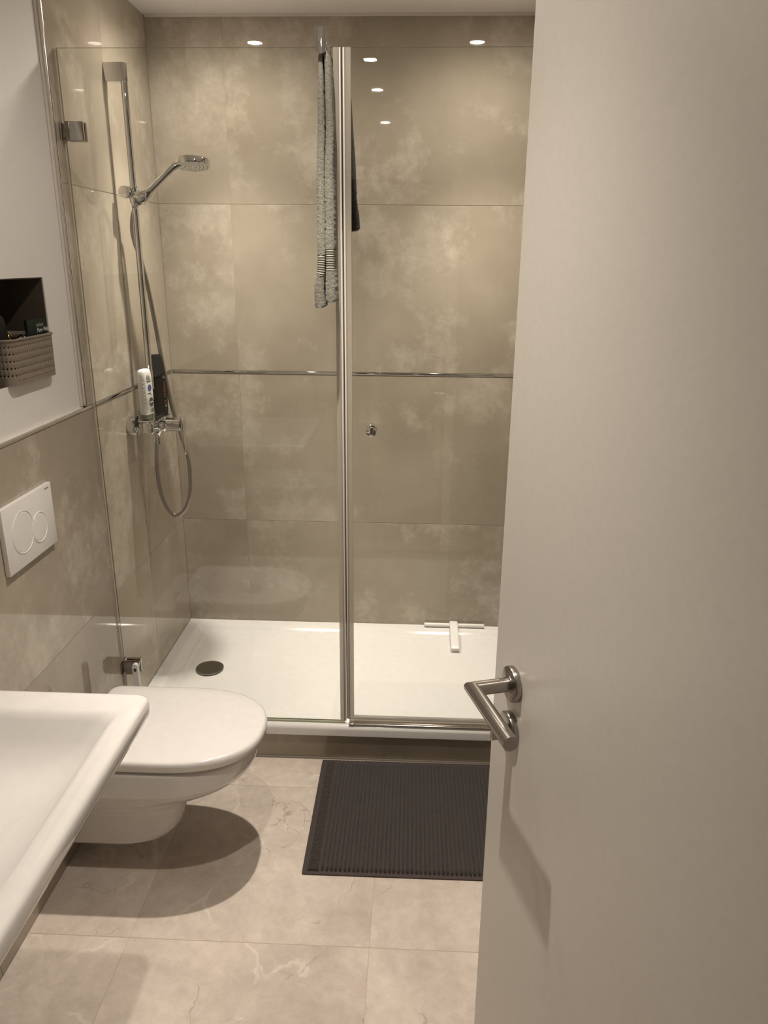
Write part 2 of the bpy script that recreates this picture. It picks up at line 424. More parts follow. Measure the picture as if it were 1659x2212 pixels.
# ------------------------------------------------------------------ ceiling downlights
def spot_light(parent, name, w, size, blend, z):
    l = bpy.data.lights.new(name, 'SPOT'); l.energy = w; l.color = LAMP_COL
    l.spot_size = math.radians(size); l.spot_blend = blend; l.shadow_soft_size = 0.016
    o = bpy.data.objects.new(name, l); COL.objects.link(o); o.parent = parent; o.location = (0, 0, z)
labels = ['round recessed spotlight above the shower, nearest the shower rail', 'round recessed spotlight above the shower glass door',
          'round recessed spotlight above the toilet and bath mat', 'round recessed spotlight above the washbasin']
for (x, y), lab, lw in zip(SPOT_XY, labels, LAMP_W):
    e = empty('ceiling_spotlight', (x, y, CEIL), lab, 'ceiling light', 'recessed ceiling spotlights')
    b = NB(); prof = [(0.026, -0.0005), (0.029, -0.004), (0.038, -0.0045), (0.0415, -0.003), (0.0425, 0.0)]
    loft(b, [[Vector((r*math.cos(2*math.pi*i/40), r*math.sin(2*math.pi*i/40), z)) for i in range(40)] for r, z in prof], False, False)
    obj('ring', b, 'ring', e)
    b = NB(); cyl(b, (0, 0, -0.0005), (0, 0, -0.0022), 0.0265, n=32); obj('lens', b, 'lamp', e)
    spot_light(e, 'beam', lw, 76, 1.0, -0.006)
    spot_light(e, 'spill', lw*LAMP_WIDE, 160, 0.9, -0.006)

# ------------------------------------------------------------------ shower tray
T = empty('shower_tray', (RW/2, -0.38, 0.107), 'flat white acrylic shower tray on a low tiled step', 'shower tray')
def tray():
    b = NB(); x0, x1, y1, y0 = 0.0015, RW-0.0015, -0.0015, -0.765
    sx = 90; sy = 70; dcx, dcy = 0.181, -0.378
    def h(x, y):
        dl, dr, db, df = x-x0, x1-x, y1-y, y-y0
        d = min(dl, dr, db, df)
        z = 0.1485
        def st(t): t = max(0, min(1, t)); return t*t*(3-2*t)
        z -= 0.0165*st((d-0.040)/0.035) + 0.0035*st((d-0.082)/0.012)
        rr = math.hypot(x-dcx, y-dcy)
        if d > 0.07: z -= 0.006*max(0, 1-rr/1.1)*st((d-0.07)/0.1)
        if df < 0.016: z -= 0.016-math.sqrt(max(0, 0.016**2-(0.016-df)**2))
        return z
    xs = sorted(set([x0+(x1-x0)*i/sx for i in range(sx+1)]+[x0+0.040+0.0035*k for k in range(16)]+[x1-0.040-0.0035*k for k in range(16)]))
    ys = sorted(set([y0+(y1-y0)*i/sy for i in range(sy+1)]+[y0+0.0008*k*k*0.55 for k in range(7)]+[y0+0.040+0.0035*k for k in range(16)]+[y1-0.040-0.0035*k for k in range(16)]))
    V = [[b.verts.new((x, y, h(x, y))) for x in xs] for y in ys]
    for r in range(len(ys)-1):
        for c in range(len(xs)-1): b.faces.new((V[r][c], V[r][c+1], V[r+1][c+1], V[r+1][c]))
    # front face and underside
    bot = [b.verts.new((x, y0+0.001, 0.109)) for x in xs]; bot2 = [b.verts.new((x, y0+0.006, 0.1068)) for x in xs]
    bk = [b.verts.new((x, y1, 0.1068)) for x in xs]
    for c in range(len(xs)-1):
        b.faces.new((bot[c], bot[c+1], V[0][c+1], V[0][c])); b.faces.new((bot2[c], bot2[c+1], bot[c+1], bot[c]))
        b.faces.new((bk[c], bk[c+1], bot2[c+1], bot2[c])); b.faces.new((V[-1][c], V[-1][c+1], bk[c+1], bk[c]))
    return b
part('tray_body', tray(), 'acrylic', T, angle=60)
b = NB()
prof = [(0.0, 0.1335), (0.030, 0.1332), (0.049, 0.1322), (0.0525, 0.1308), (0.053, 0.1290), (0.0515, 0.1272), (0.046, 0.1262), (0.045, 0.121)]
loft(b, [[Vector((0.181+max(r, 1e-4)*math.cos(2*math.pi*i/48), -0.378+max(r, 1e-4)*math.sin(2*math.pi*i/48), z)) for i in range(48)] for r, z in prof], False, True)
o = part('drain_cover', b, 'darkchrome', T); o['label'] = 'round grey chrome drain cover'

# ------------------------------------------------------------------ shower glass
def pane(x0, x1, z0, z1, t=0.0066):
    b = NB(); box(b, x0, x1, GY-t/2, GY+t/2, z0, z1, 0.0006, 1)
    b.normal_update()
    for f in b.faces: f.material_index = 0 if abs(f.normal.y) > 0.9 else 1
    return b
GT = 2.138
P = empty('shower_glass_panel', (0.37, GY, 0.149), 'clear frameless glass panel fixed to the left wall by two chrome brackets', 'glass panel')
part('pane', pane(0.006, 0.7345, 0.1575, GT), ['glass', 'gedge'], P, False)
def clip(xa, xb, open_right):
    b = NB()
    for y0, y1 in ((GY-0.0058, GY-0.0034), (GY+0.0034, GY+0.0058)): box(b, xa, xb, y0, y1, 0.1585, GT-0.001, 0.0007, 1)
    return b
part('seal_strip', clip(0.7225, 0.7365, True), 'seal', P)
b = NB(); box(b, 0.735, 0.7372, GY-0.0058, GY+0.0058, 0.1585, GT-0.001, 0.0005, 1); part('seal_web', b, 'greyplastic', P)
b = NB(); box(b, 0.7374, 0.7424, GY-0.0056, GY+0.0056, 0.1585, GT-0.001, 0.0014, 2); part('magnet_strip', b, 'magnet', P)
b = NB(); box(b, 0.004, 0.7365, GY-0.0045, GY+0.0045, 0.1485, 0.158, 0.0012, 1); part('bottom_seal', b, 'gseal', P)
b = NB(); box(b, 0.0008, 0.0058, GY-0.004, GY+0.004, 0.152, GT-0.002, 0.001, 1); part('wall_seal', b, 'seal', P)
def bracket(par, wx, sgn, zc):
    """square glass clamp with its wall plate"""
    e = empty('wall_bracket', (0, 0, 0)); e.parent = par; e.location = (wx-par.location.x, 0, zc-par.location.z)
    X = lambda a, c: (wx+sgn*a, wx+sgn*c) if sgn > 0 else (wx+sgn*c, wx+sgn*a)
    b = NB(); box(b, *X(0.0125, 0.060), GY-0.0175, GY-0.0034, zc-0.0235, zc+0.0235, 0.0022, 2); part('front_clamp', b, 'reflchrome', e)
    b = NB(); box(b, *X(0.0125, 0.060), GY+0.0034, GY+0.0165, zc-0.0235, zc+0.0235, 0.0022, 2); part('rear_clamp', b, 'reflchrome', e)
    b = NB(); box(b, *X(0.0003, 0.006), GY-0.024, GY+0.024, zc-0.0195, zc+0.0195, 0.0015, 2)
    box(b, *X(0.004, 0.016), GY-0.014, GY-0.004, zc-0.016, zc+0.016, 0.001, 1); part('wall_plate', b, 'reflchrome', e)
for zc in (1.942, 0.3415): bracket(P, 0.0, 1, zc)
D = empty('shower_door', (1.10, GY, 0.149), 'clear frameless glass shower door with a small chrome knob', 'shower door')
part('pane', pane(0.7545, RW-0.008, 0.165, GT), ['glass', 'gedge'], D, False)
part('seal_strip', clip(0.7525, 0.768, False), 'seal', D)
b = NB(); box(b, 0.752, 0.7545, GY-0.0058, GY+0.0058, 0.1665, GT-0.001, 0.0005, 1); part('seal_web', b, 'greyplastic', D)
b = NB(); box(b, 0.7468, 0.7518, GY-0.0056, GY+0.0056, 0.1665, GT-0.001, 0.0014, 2); part('magnet_strip', b, 'magnet', D)
b = NB(); box(b, 0.7435, 0.746, GY-0.002, GY+0.004, 0.1665, GT-0.001, 0.0005, 1); part('gap_shade_strip', b, 'shadowgap', D)  # dark strip standing in for shade in the open gap between magnets
b = NB()
box(b, 0.768, RW-0.01, GY-0.0055, GY-0.0034, 0.1625, 0.178, 0.0007, 1); box(b, 0.768, RW-0.01, GY+0.0034, GY+0.0055, 0.1625, 0.178, 0.0007, 1)
box(b, 0.768, RW-0.01, GY-0.0055, GY+0.0055, 0.161, 0.1645, 0.0007, 1); part('bottom_seal', b, 'seal', D)
def knob():
    b = NB(); x, z = 0.824, 1.149
    for s in (-1, 1):
        prof = [(0.0002, 0.011), (0.004, 0.0105), (0.006, 0.009), (0.010, 0.009), (0.013, 0.0125), (0.019, 0.0152), (0.026, 0.0152), (0.0275, 0.0146), (0.0285, 0.013)]
        loft(b, [[Vector((x+r*math.cos(2*math.pi*i/40), GY+s*(0.003+d), z+r*math.sin(2*math.pi*i/40))) for i in range(40)] for d, r in prof], True, True)
    return b
part('knob', knob(), 'chrome', D)['label'] = 'small round chrome knob'
for zc in (1.942, 0.3415): bracket(D, RW, -1, zc)
R = empty('threshold_rail', (1.11, -0.757, 0.149), 'thin bright metal threshold rail under the shower door', 'rail')
b = NB(); box(b, 0.771, RW-0.003, -0.7625, -0.7530, 0.1490, 0.1565, 0.0026, 3); part('rail', b, 'alu', R)
b = NB(); box(b, 0.7525, RW-0.003, -0.7528, -0.7410, 0.1490, 0.1585, 0.0015, 2); part('inner_rail', b, 'alu', R)
b = NB(); box(b, 0.7505, 0.7712, -0.7632, -0.7528, 0.1488, 0.1572, 0.0028, 3); part('end_cap', b, 'alu', R)

# ------------------------------------------------------------------ shower rail, hand shower, hose
RX, RY = 0.0565, -0.405
A = empty('shower_rail', (0.03, RY, 1.21), 'tall chrome shower rail with block brackets on the left wall', 'shower rail')
b = NB(); cyl(b, (RX, RY, 1.215), (RX, RY, 2.17), 0.0105, n=32); part('rail', b, 'chrome', A)
def block(z0, z1):
    b = NB(); rings = []
    for z, i in ((z0, 0.0012), (z0+0.001, 0.0), (z1-0.001, 0.0), (z1, 0.0012)):
        pts = [Vector((0.0004, RY-0.0125+i, z)), Vector((RX-0.002, RY-0.0125+i, z))]
        for k in range(1, 12):
            a = -math.pi/2+math.pi*k/12; pts.append(Vector((RX-0.002+(0.0135-i)*math.cos(a), RY+(0.0125-i)*math.sin(a), z)))
        pts += [Vector((RX-0.002, RY+0.0125-i, z)), Vector((0.0004, RY+0.0125-i, z))]; rings.append(pts)
    loft(b, rings); return b
part('bracket', block(2.127, 2.178), 'chrome', A); part('bracket', block(1.205, 1.272), 'chrome', A)
sl = empty('slider', (0, 0, 0)); sl.parent = A; sl.location = (RX-A.location.x, 0, 1.813-A.location.z)
b = NB(); cyl(b, (RX, RY, 1.788), (RX, RY, 1.838), 0.0150, n=32, bev=0.002); part('collar', b, 'chrome', sl)
b = NB(); cyl(b, (0.045, RY, 1.813), (0.098, RY-0.002, 1.810), 0.0148, n=32, bev=0.005); part('arm', b, 'chrome', sl)
b = NB(); cyl(b, (0.040, RY-0.012, 1.819), (0.036, RY-0.034, 1.819), 0.0185, n=40, bev=0.0015); part('knob', b, 'chrome', sl)
b = NB(); cyl(b, (0.0765, RY-0.004, 1.7945), (0.1025, RY+0.0105, 1.8230), 0.0155, 0.0165, n=32, bev=0.002); part('socket', b, 'chrome', sl)
H = empty('hand_shower', (0.09, -0.42, 1.80), 'round chrome hand shower held in the rail slider', 'hand shower')
h0 = Vector((0.071, -0.413, 1.789)); h1 = Vector((0.167, -0.357, 1.8934))
b = NB(); tube(b, [h0, h0.lerp(h1, 0.2), h0.lerp(h1, 0.4), h0.lerp(h1, 0.8), h1, Vector((0.1768, -0.351, 1.9012)), Vector((0.1920, -0.344, 1.9085))],
               [0.0115, 0.012, 0.0115, 0.0112, 0.0118, 0.0125, 0.010], n=24); part('handle', b, 'chrome', H)
hn = Vector((0.02, -0.15, -1)).normalized(); hc = Vector((0.2270, -0.330, 1.9135)); ha, hb = frame(hn)
def headring(r, t, sh=0.0): return [hc+hn*t+(ha*math.cos(2*math.pi*i/48)+hb*math.sin(2*math.pi*i/48))*r for i in range(48)]
b = NB(); loft(b, [headring(0.030, -0.0135), headring(0.050, -0.012), headring(0.0555, -0.0085), headring(0.0565, -0.003), headring(0.0565, 0.008), headring(0.0545, 0.0105)], True, False)
hdp = part('head', b, 'chrome', H)
b = NB(); loft(b, [headring(0.0545, 0.0104), headring(0.053, 0.0115), headring(0.02, 0.012)], True, True); part('spray_face', b, 'wplastic', H)
b = NB()
for ring, cnt in ((0.012, 8), (0.024, 14), (0.036, 20), (0.047, 28)):
    for i in range(cnt):
        a = 2*math.pi*i/cnt; c = hc+(ha*math.cos(a)+hb*math.sin(a))*ring+hn*0.0113
        cyl(b, c, c+hn*0.0028, 0.0016, 0.0011, n=6)
tag(part('nozzles', b, 'greyplastic', H), kind='stuff')
hp = [(0.0705, -0.413, 1.7885), (0.0595, -0.411, 1.778), (0.0401, -0.39, 1.7473), (0.0338, -0.385, 1.706), (0.0385, -0.380, 1.6641), (0.0500, -0.376, 1.6217),
      (0.0616, -0.362, 1.5275), (0.0702, -0.348, 1.4149), (0.0835, -0.342, 1.2755), (0.1042, -0.342, 1.132), (0.1311, -0.352, 1.0373), (0.1573, -0.375, 0.9607),
      (0.1624, -0.385, 0.8952), (0.1616, -0.388, 0.8603), (0.1556, -0.392, 0.8186), (0.1386, -0.396, 0.7763), (0.1046, -0.4, 0.7525), (0.0749, -0.403, 0.7875), (0.0578, -0.405, 0.853), (0.0536, -0.405, 0.9288), (0.0587, -0.405, 0.9969), (0.0656, -0.405, 1.0298), (0.0664, -0.405, 1.02)]
b = NB(); tube(b, catmull(hp, 7), 0.0072, n=16)
O = obj('shower_hose', b, 'hose'); tag(O, 'long grey metallic shower hose hanging in a loop below the mixer', 'hose')

# ------------------------------------------------------------------ mixer
MZ = 1.088
X = empty('shower_mixer', (0.06, -0.405, MZ), 'chrome wall-mounted shower mixer with lever and flat top', 'mixer tap')
for yy in (-0.480, -0.330):
    b = NB(); cyl(b, (0.0004, yy, 1.093), (0.027, yy, 1.093), 0.0335, n=48, bev=0.002); part('rosette', b, 'chrome', X)
    b = NB(); cyl(b, (0.026, yy, 1.093), (0.048, yy, 1.093), 0.0135, n=6, bev=0.001); part('union_nut', b, 'chrome', X)
b = NB(); box(b, 0.046, 0.086, -0.502, -0.308, 1.0685, 1.1105, 0.010, 4); part('body', b, 'chrome', X)
b = NB()
prof = [(0.046, 0.020), (0.050, 0.0265), (0.090, 0.0275), (0.098, 0.0262), (0.101, 0.0235), (0.126, 0.0235), (0.1265, 0.0225), (0.128, 0.0225), (0.1285, 0.0235), (0.150, 0.0235), (0.152, 0.022)]
loft(b, [[Vector((x, -0.405+r*math.cos(2*math.pi*i/40), 1.0845+r*math.sin(2*math.pi*i/40))) for i in range(40)] for x, r in prof]); part('cartridge_sleeve', b, 'chrome', X)
def lever():
    b = NB(); rings = []
    for z, xc, hw, ht in ((1.1105, 0.1535, 0.008, 0.004), (1.106, 0.1555, 0.017, 0.0075), (1.094, 0.1575, 0.0225, 0.009), (1.078, 0.1575, 0.0215, 0.0085), (1.062, 0.156, 0.0175, 0.0075), (1.040, 0.155, 0.0135, 0.0065), (1.015, 0.156, 0.0105, 0.0055), (0.995, 0.1575, 0.0095, 0.005), (0.985, 0.1580, 0.0085, 0.0045), (0.981, 0.1580, 0.005, 0.0025)):
        rings.append([Vector((xc+ht*math.cos(2*math.pi*i/24), -0.405+hw*math.sin(2*math.pi*i/24), z)) for i in range(24)])
    loft(b, rings); return b
part('lever', lever(), 'chrome', X)
b = NB(); prof = [(1.066, 0.020), (1.060, 0.019), (1.052, 0.014), (1.046, 0.0105), (1.040, 0.010), (1.0395, 0.0088), (1.038, 0.0100), (1.0135, 0.0092), (1.012, 0.0078)]
loft(b, [[Vector((0.0665+r*math.cos(2*math.pi*i/32), -0.405+r*math.sin(2*math.pi*i/32), z)) for i in range(32)] for z, r in prof]); part('outlet', b, 'chrome', X)
b = NB(); loft(b, [rrect(0.030, 0.0975, -0.500, -0.320, 0.012, z) for z in (1.1098, 1.1142)]); part('shelf', b, 'chrome', X)
SH = 1.1145

# ------------------------------------------------------------------ bottles
def rot_rrect(cx, cy, w, d, r, ang, z, n=6):
    c, s = math.cos(ang), math.sin(ang)
    return [Vector((cx+p.x*c-p.y*s, cy+p.x*s+p.y*c, z)) for p in rrect(-w/2, w/2, -d/2, d/2, r, z, n)]
BA = math.radians(-11); bc = (0.0575, -0.462)
Bt = empty('shower_gel_bottle', (bc[0], bc[1], SH), 'white plastic shower gel bottle standing upside down on the mixer', 'bottle')
b = NB(); W_, D_ = 0.030, 0.054
loft(b, [rot_rrect(*bc, W_-0.004, D_-0.006, 0.010, BA, SH+0.0162), rot_rrect(*bc, W_, D_, 0.011, BA, SH+0.019), rot_rrect(*bc, W_+0.001, D_+0.001, 0.011, BA, SH+0.08),
         rot_rrect(*bc, W_, D_-0.001, 0.011, BA, SH+0.135), rot_rrect(*bc, W_-0.002, D_-0.004, 0.011, BA, SH+0.155), rot_rrect(*bc, W_-0.007, D_-0.011, 0.009, BA, SH+0.1625), rot_rrect(*bc, W_-0.014, D_-0.022, 0.007, BA, SH+0.165)])
bb = part('bottle_body', b, 'bottle', Bt, angle=50)
b = NB(); loft(b, [rot_rrect(*bc, W_-0.010, D_-0.014, 0.009, BA, SH+0.0002), rot_rrect(*bc, W_-0.005, D_-0.008, 0.010, BA, SH+0.003), rot_rrect(*bc, W_-0.003, D_-0.004, 0.010, BA, SH+0.0165)]); part('cap', b, 'capgrey', Bt)
ux = Vector((-math.sin(BA), math.cos(BA), 0)); un = Vector((math.cos(BA), math.sin(BA), 0)); uz = Vector((0, 0, 1))
fo = Vector((bc[0], bc[1], SH))+un*(W_/2+0.0004)
def disc_mark(name, cx, cz, rx, rz, m, par, o=fo, uxx=ux, n=28):
    b = NB(); outline_prism(b, [(cx+rx*math.cos(2*math.pi*i/n), cz+rz*math.sin(2*math.pi*i/n)) for i in range(n)], o, uxx, uz, uxx.cross(uz), 0.0004); return part(name, b, m, par)
disc_mark('blue_emblem', 0.0, 0.104, 0.0115, 0.0115, 'blue', Bt)
disc_mark('black_emblem', 0.004, 0.057, 0.0125, 0.0155, 'ink', Bt)
b = NB(); outline_prism(b, [(-0.005, 0.0545), (0.013, 0.0555), (0.012, 0.0595), (0.001, 0.0575), (-0.0035, 0.0595)], fo+un*0.0004, ux, uz, un, 0.0003); part('emblem_mark', b, 'wink', Bt)
b = NB(); outline_prism(b, [(-0.001, 0.022), (0.015, 0.022), (0.015, 0.037), (-0.001, 0.034)], fo, ux, uz, un, 0.0004); part('green_patch', b, 'green', Bt)
for zz, hh, words in ((0.1435, 0.0022, (0.004, 0.009)), (0.1395, 0.0026, (0.006, 0.010)), (0.1350, 0.0018, (0.009, 0.005, 0.006)), (0.1310, 0.0018, (0.005, 0.008, 0.006)), (0.1240, 0.0034, (0.024,)), (0.0845, 0.0034, (0.020,)), (0.0795, 0.0022, (0.008,))):
    x_ = -0.014 if len(words) != 1 or words[0] > 0.01 else 0.002
    for w_ in words:   # printed words, too small to read
        b = NB(); outline_prism(b, [(x_, zz), (x_+w_, zz), (x_+w_, zz+hh), (x_, zz+hh)], fo, ux, uz, un, 0.0003); part('printed_word', b, 'ink', Bt); x_ += w_+0.0022
b = NB()
for k in range(8):   # grip ridges on the narrow side
    c = Vector((bc[0], bc[1], SH+0.036+k*0.0125))-ux*(D_/2-0.0003)
    tube(b, [c-un*0.011, c+un*0.011], 0.0007, n=6)
part('grip_ridges', b, 'bottle', Bt)

KA = math.radians(-62); kc = (0.0695, -0.358)
Bk = empty('shower_gel_bottle', (kc[0], kc[1], SH), 'black shower gel bottle with red-orange print behind the white bottle', 'bottle')
b = NB()
loft(b, [rot_rrect(*kc, 0.026, 0.040, 0.010, KA, SH+0.0002), rot_rrect(*kc, 0.031, 0.046, 0.012, KA, SH+0.003), rot_rrect(*kc, 0.034, 0.049, 0.013, KA, SH+0.06),
         rot_rrect(*kc, 0.034, 0.049, 0.013, KA, SH+0.10), rot_rrect(*kc, 0.032, 0.046, 0.012, KA, SH+0.145)])
part('bottle_body', b, 'blackp', Bk, angle=50)
b = NB()
loft(b, [rot_rrect(*kc, 0.032, 0.046, 0.012, KA, SH+0.1452), rot_rrect(kc[0]-0.001, kc[1], 0.030, 0.042, 0.011, KA, SH+0.172), rot_rrect(kc[0]-0.004, kc[1], 0.026, 0.036, 0.009, KA, SH+0.197), rot_rrect(kc[0]-0.0045, kc[1], 0.023, 0.032, 0.008, KA, SH+0.2005)])
part('cap', b, 'blackcap', Bk, angle=50)
kx = Vector((-math.sin(KA), math.cos(KA), 0)); kn = Vector((math.cos(KA), math.sin(KA), 0)); ko = Vector((kc[0], kc[1], SH))+kn*0.0172
ptext('label_text', 'R', 0.014, 'wink', tuple(ko+kx*0.0100+uz*0.121), kx, uz, parent=Bk)
ptext('label_text', '8', 0.011, 'wink', tuple(ko+kx*0.0125+uz*0.024), kx, uz, parent=Bk)
random.seed(3)
for k in range(7):
    z0 = 0.058+k*0.0082; w = random.uniform(0.006, 0.011); s0 = 0.0175-w
    b = NB(); outline_prism(b, [(s0, z0), (s0+w, z0+0.002), (s0+w*0.8, z0+0.006), (s0+w*0.3, z0+0.0045)], ko, kx, uz, kn, 0.0004); part('red_print', b, 'orange', Bk)
for k in range(3):
    b = NB(); outline_prism(b, [(0.010, 0.034+k*0.005), (0.0175, 0.034+k*0.005), (0.0175, 0.0362+k*0.005), (0.010, 0.0362+k*0.005)], ko, kx, uz, kn, 0.0004); part('red_print', b, 'orange', Bk)

# ------------------------------------------------------------------ hook and towels
HX = 0.706
K = empty('towel_hook', (HX, GY, GT), 'chrome over-glass towel hook on top of the shower panel', 'hook')
b = NB(); box(b, HX-0.010, HX+0.010, GY-0.0062, GY+0.0062, GT+0.0005, GT+0.0035, 0.0006, 1)
box(b, HX-0.010, HX+0.010, GY-0.0068, GY-0.0038, 2.085, GT+0.003, 0.0006, 1); box(b, HX-0.010, HX+0.010, GY+0.0038, GY+0.0068, 2.085, GT+0.003, 0.0006, 1)
part('clip', b, 'chrome', K)
b = NB(); cyl(b, (HX, GY-0.006, 2.098), (HX, -0.868, 2.103), 0.0055, n=20); part('arm', b, 'chrome', K)
b = NB(); cyl(b, (HX, GY+0.006, 2.098), (HX, -0.655, 2.103), 0.0055, n=20); part('arm', b, 'chrome', K)
def hook_plate(y, t, sgn):
    """upturned hook end: half-round shell, narrowing to a rounded tongue"""
    b = NB(); zs = [2.1505, 2.150, 2.135, 2.1195, 2.1175, 2.1150, 2.108, 2.1035, 2.0995, 2.0965, 2.0945, 2.0935]
    ws = [0.0158, 0.0165, 0.0165, 0.0165, 0.0155, 0.0125, 0.0125, 0.0122, 0.0110, 0.0085, 0.0055, 0.0015]; rings = []
    for z, w in zip(zs, ws):
        us = [-1+2*i/14 for i in range(15)]
        f = [Vector((HX+w*u, y+sgn*(-0.008*math.sqrt(max(0, 1-(u*w/0.0168)**2))), z)) for u in us]
        g = [Vector((HX+w*u, y+sgn*0.002, z)) for u in reversed(us)]
        rings.append(f+g)
    loft(b, rings); return b
part('hook_tip', hook_plate(-0.869, 0.006, 1), 'chrome', K); part('hook_tip', hook_plate(-0.655, 0.006, -1), 'chrome', K)
def drape(path, ts, y0, y1, bands, seed, amp=0.0006, rib=0.0022):
    """towel folded over an arm: path of centre points (x, z), thickness per point, ribbed bands at path fractions"""
    P3 = catmull([(x, 0, z) for x, z in path], 14); n = len(P3)
    T = []
    for i in range(n):
        f = i/(n-1)*(len(path)-1); k = min(int(f), len(path)-2); T.append(ts[k]*(1-(f-k))+ts[k+1]*(f-k))
    # resample finely
    L = [0.0]
    for a, c in zip(P3, P3[1:]): L.append(L[-1]+(c-a).length)
    N = int(L[-1]/0.0016); out = []; j = 0
    for i in range(N+1):
        s = L[-1]*i/N
        while j < n-2 and L[j+1] < s: j += 1
        f = (s-L[j])/max(1e-9, L[j+1]-L[j]); out.append((P3[j].lerp(P3[j+1], f), T[j]*(1-f)+T[j+1]*f, s))
    bm = NB(); rings = []; mi = []
    for i, (p, t, s) in enumerate(out):
        q0, q1 = out[max(0, i-1)][0], out[min(N, i+1)][0]; d = (q1-q0).normalized(); nn = Vector((d.z, 0, -d.x))
        inb = any(a <= s/L[-1] <= c for a, c in bands)
        e = min(s, L[-1]-s); t2 = t*(0.55+0.45*min(1, (e/0.006)**0.5)); 
        dy = 0.0
        if inb: t2 = t2*0.93+rib*math.sin(2*math.pi*s/0.0058); dy = rib*math.sin(2*math.pi*s/0.0058)*0.7
        ring = []
        for pt in rrect(-t2/2, t2/2, y0-dy, y1+dy, t2*0.46, 0, 5):
            v = p+nn*pt.x+Vector((0, pt.y, 0))
            if not inb:
                v += (nn*(1 if pt.x > 0 else -1)+Vector((0, 1 if pt.y > (y0+y1)/2 else -1, 0)))*amp*noise.noise(v*170+Vector((seed, 0, 0)))
            v += Vector((1, 0.6, 0))*0.0025*noise.noise(Vector((v.x*5, v.y*9, v.z*9+seed)))
            ring.append(v)
        rings.append(ring); mi.append(1 if inb else 0)
    R_ = loft(bm, rings)
    bm.faces.ensure_lookup_table(); m_ = len(rings[0])
    for k, f in enumerate(bm.faces):
        if k < m_*(len(rings)-1): f.material_index = mi[k//m_]
    return bm
gp = [(0.6905, 1.502), (0.6905, 1.56), (0.6965, 1.62), (0.6975, 1.80), (0.7005, 1.95), (0.7035, 2.06), (0.7050, 2.098), (0.7100, 2.1145), (0.7165, 2.104), (0.7205, 2.06), (0.7215, 1.95), (0.7195, 1.80), (0.7195, 1.62), (0.7200, 1.56), (0.7205, 1.517)]
gt = [0.026, 0.026, 0.0215, 0.0205, 0.0165, 0.0115, 0.0095, 0.009, 0.010, 0.0135, 0.0185, 0.022, 0.0235, 0.0265, 0.027]
Tw = obj('hanging_towel', drape(gp, gt, -0.862, -0.772, [(0.068, 0.110), (0.891, 0.933)], 3.0), ['towel', 'towelband'], angle=80)
tag(Tw, 'light grey terry towel with ribbed bands hanging from the hook', 'towel')
dp = [(0.700, 1.712), (0.700, 1.80), (0.702, 1.95), (0.7035, 2.06), (0.7050, 2.098), (0.7100, 2.1145), (0.7185, 2.104), (0.7350, 2.06), (0.7450, 1.95), (0.7545, 1.80), (0.7625, 1.70)]
dt = [0.020, 0.020, 0.018, 0.013, 0.0095, 0.009, 0.014, 0.048, 0.049, 0.049, 0.049]
Td = obj('hanging_towel', drape(dp, dt, -0.730, -0.668, [(0.06, 0.11), (0.885, 0.935)], 9.0), ['dtowel', 'dtowel'], angle=80)
tag(Td, 'dark brown-black terry towel hanging inside the shower behind the glass', 'towel')

# ------------------------------------------------------------------ squeegee
Q = empty('squeegee', (1.132, -0.03, 0.148), 'white shower squeegee lying on the tray against the back wall', 'squeegee')
b = NB(); cyl(b, (1.008, -0.020, 0.1590), (1.260, -0.020, 0.1590), 0.0085, n=20, bev=0.001); part('blade_holder', b, 'wplastic', Q)
b = NB(); box(b, 1.010, 1.258, -0.0165, -0.0035, 0.1545, 0.1575, 0.0006, 1); part('rubber_blade', b, 'greyplastic', Q)
def squee():
    b = NB(); rings = []; prof = [(-0.006, 0.1625, 0.004), (-0.010, 0.1675, 0.006), (-0.018, 0.1705, 0.007), (-0.035, 0.1705, 0.0075), (-0.09, 0.1640, 0.0075), (-0.15, 0.1555, 0.0075), (-0.19, 0.1485, 0.0070), (-0.203, 0.1445, 0.0060), (-0.2055, 0.1430, 0.004)]
    for y, z, t in prof:
        rings.append([Vector((1.131+p.x, y, z+p.y)) for p in rrect(-0.0175, 0.0175, -t, t, t*0.8, 0, 4)])
    loft(b, rings); return b
part('handle', squee(), 'wplastic', Q)

# ------------------------------------------------------------------ toilet
TCY = -1.2075
def dring(xb, xf, xs, hw, z, n=40, rb=0.03, p=2.35):
    """D-shaped outline: back at xb, straight sides to xs, superelliptic front to xf"""
    pts = []
    for i in range(n+1):
        a = -math.pi/2+math.pi*i/n; c, s = math.cos(a), math.sin(a)
        pts.append(Vector((xs+(xf-xs)*abs(c)**(2/p), TCY+hw*math.copysign(abs(s)**(2/p), s), z)))
    r = min(rb, hw*0.9)
    for k in range(0, 7):
        a = math.pi/2+math.pi/2*k/6; pts.append(Vector((xb+r+r*math.cos(a), TCY+hw-r+r*math.sin(a), z)))
    for k in range(0, 7):
        a = math.pi+math.pi/2*k/6; pts.append(Vector((xb+r+r*math.cos(a), TCY-hw+r+r*math.sin(a), z)))
    return pts
Wc = empty('toilet', (0.0, TCY, 0.10), 'white wall-hung toilet with closed lid', 'toilet')
b = NB()
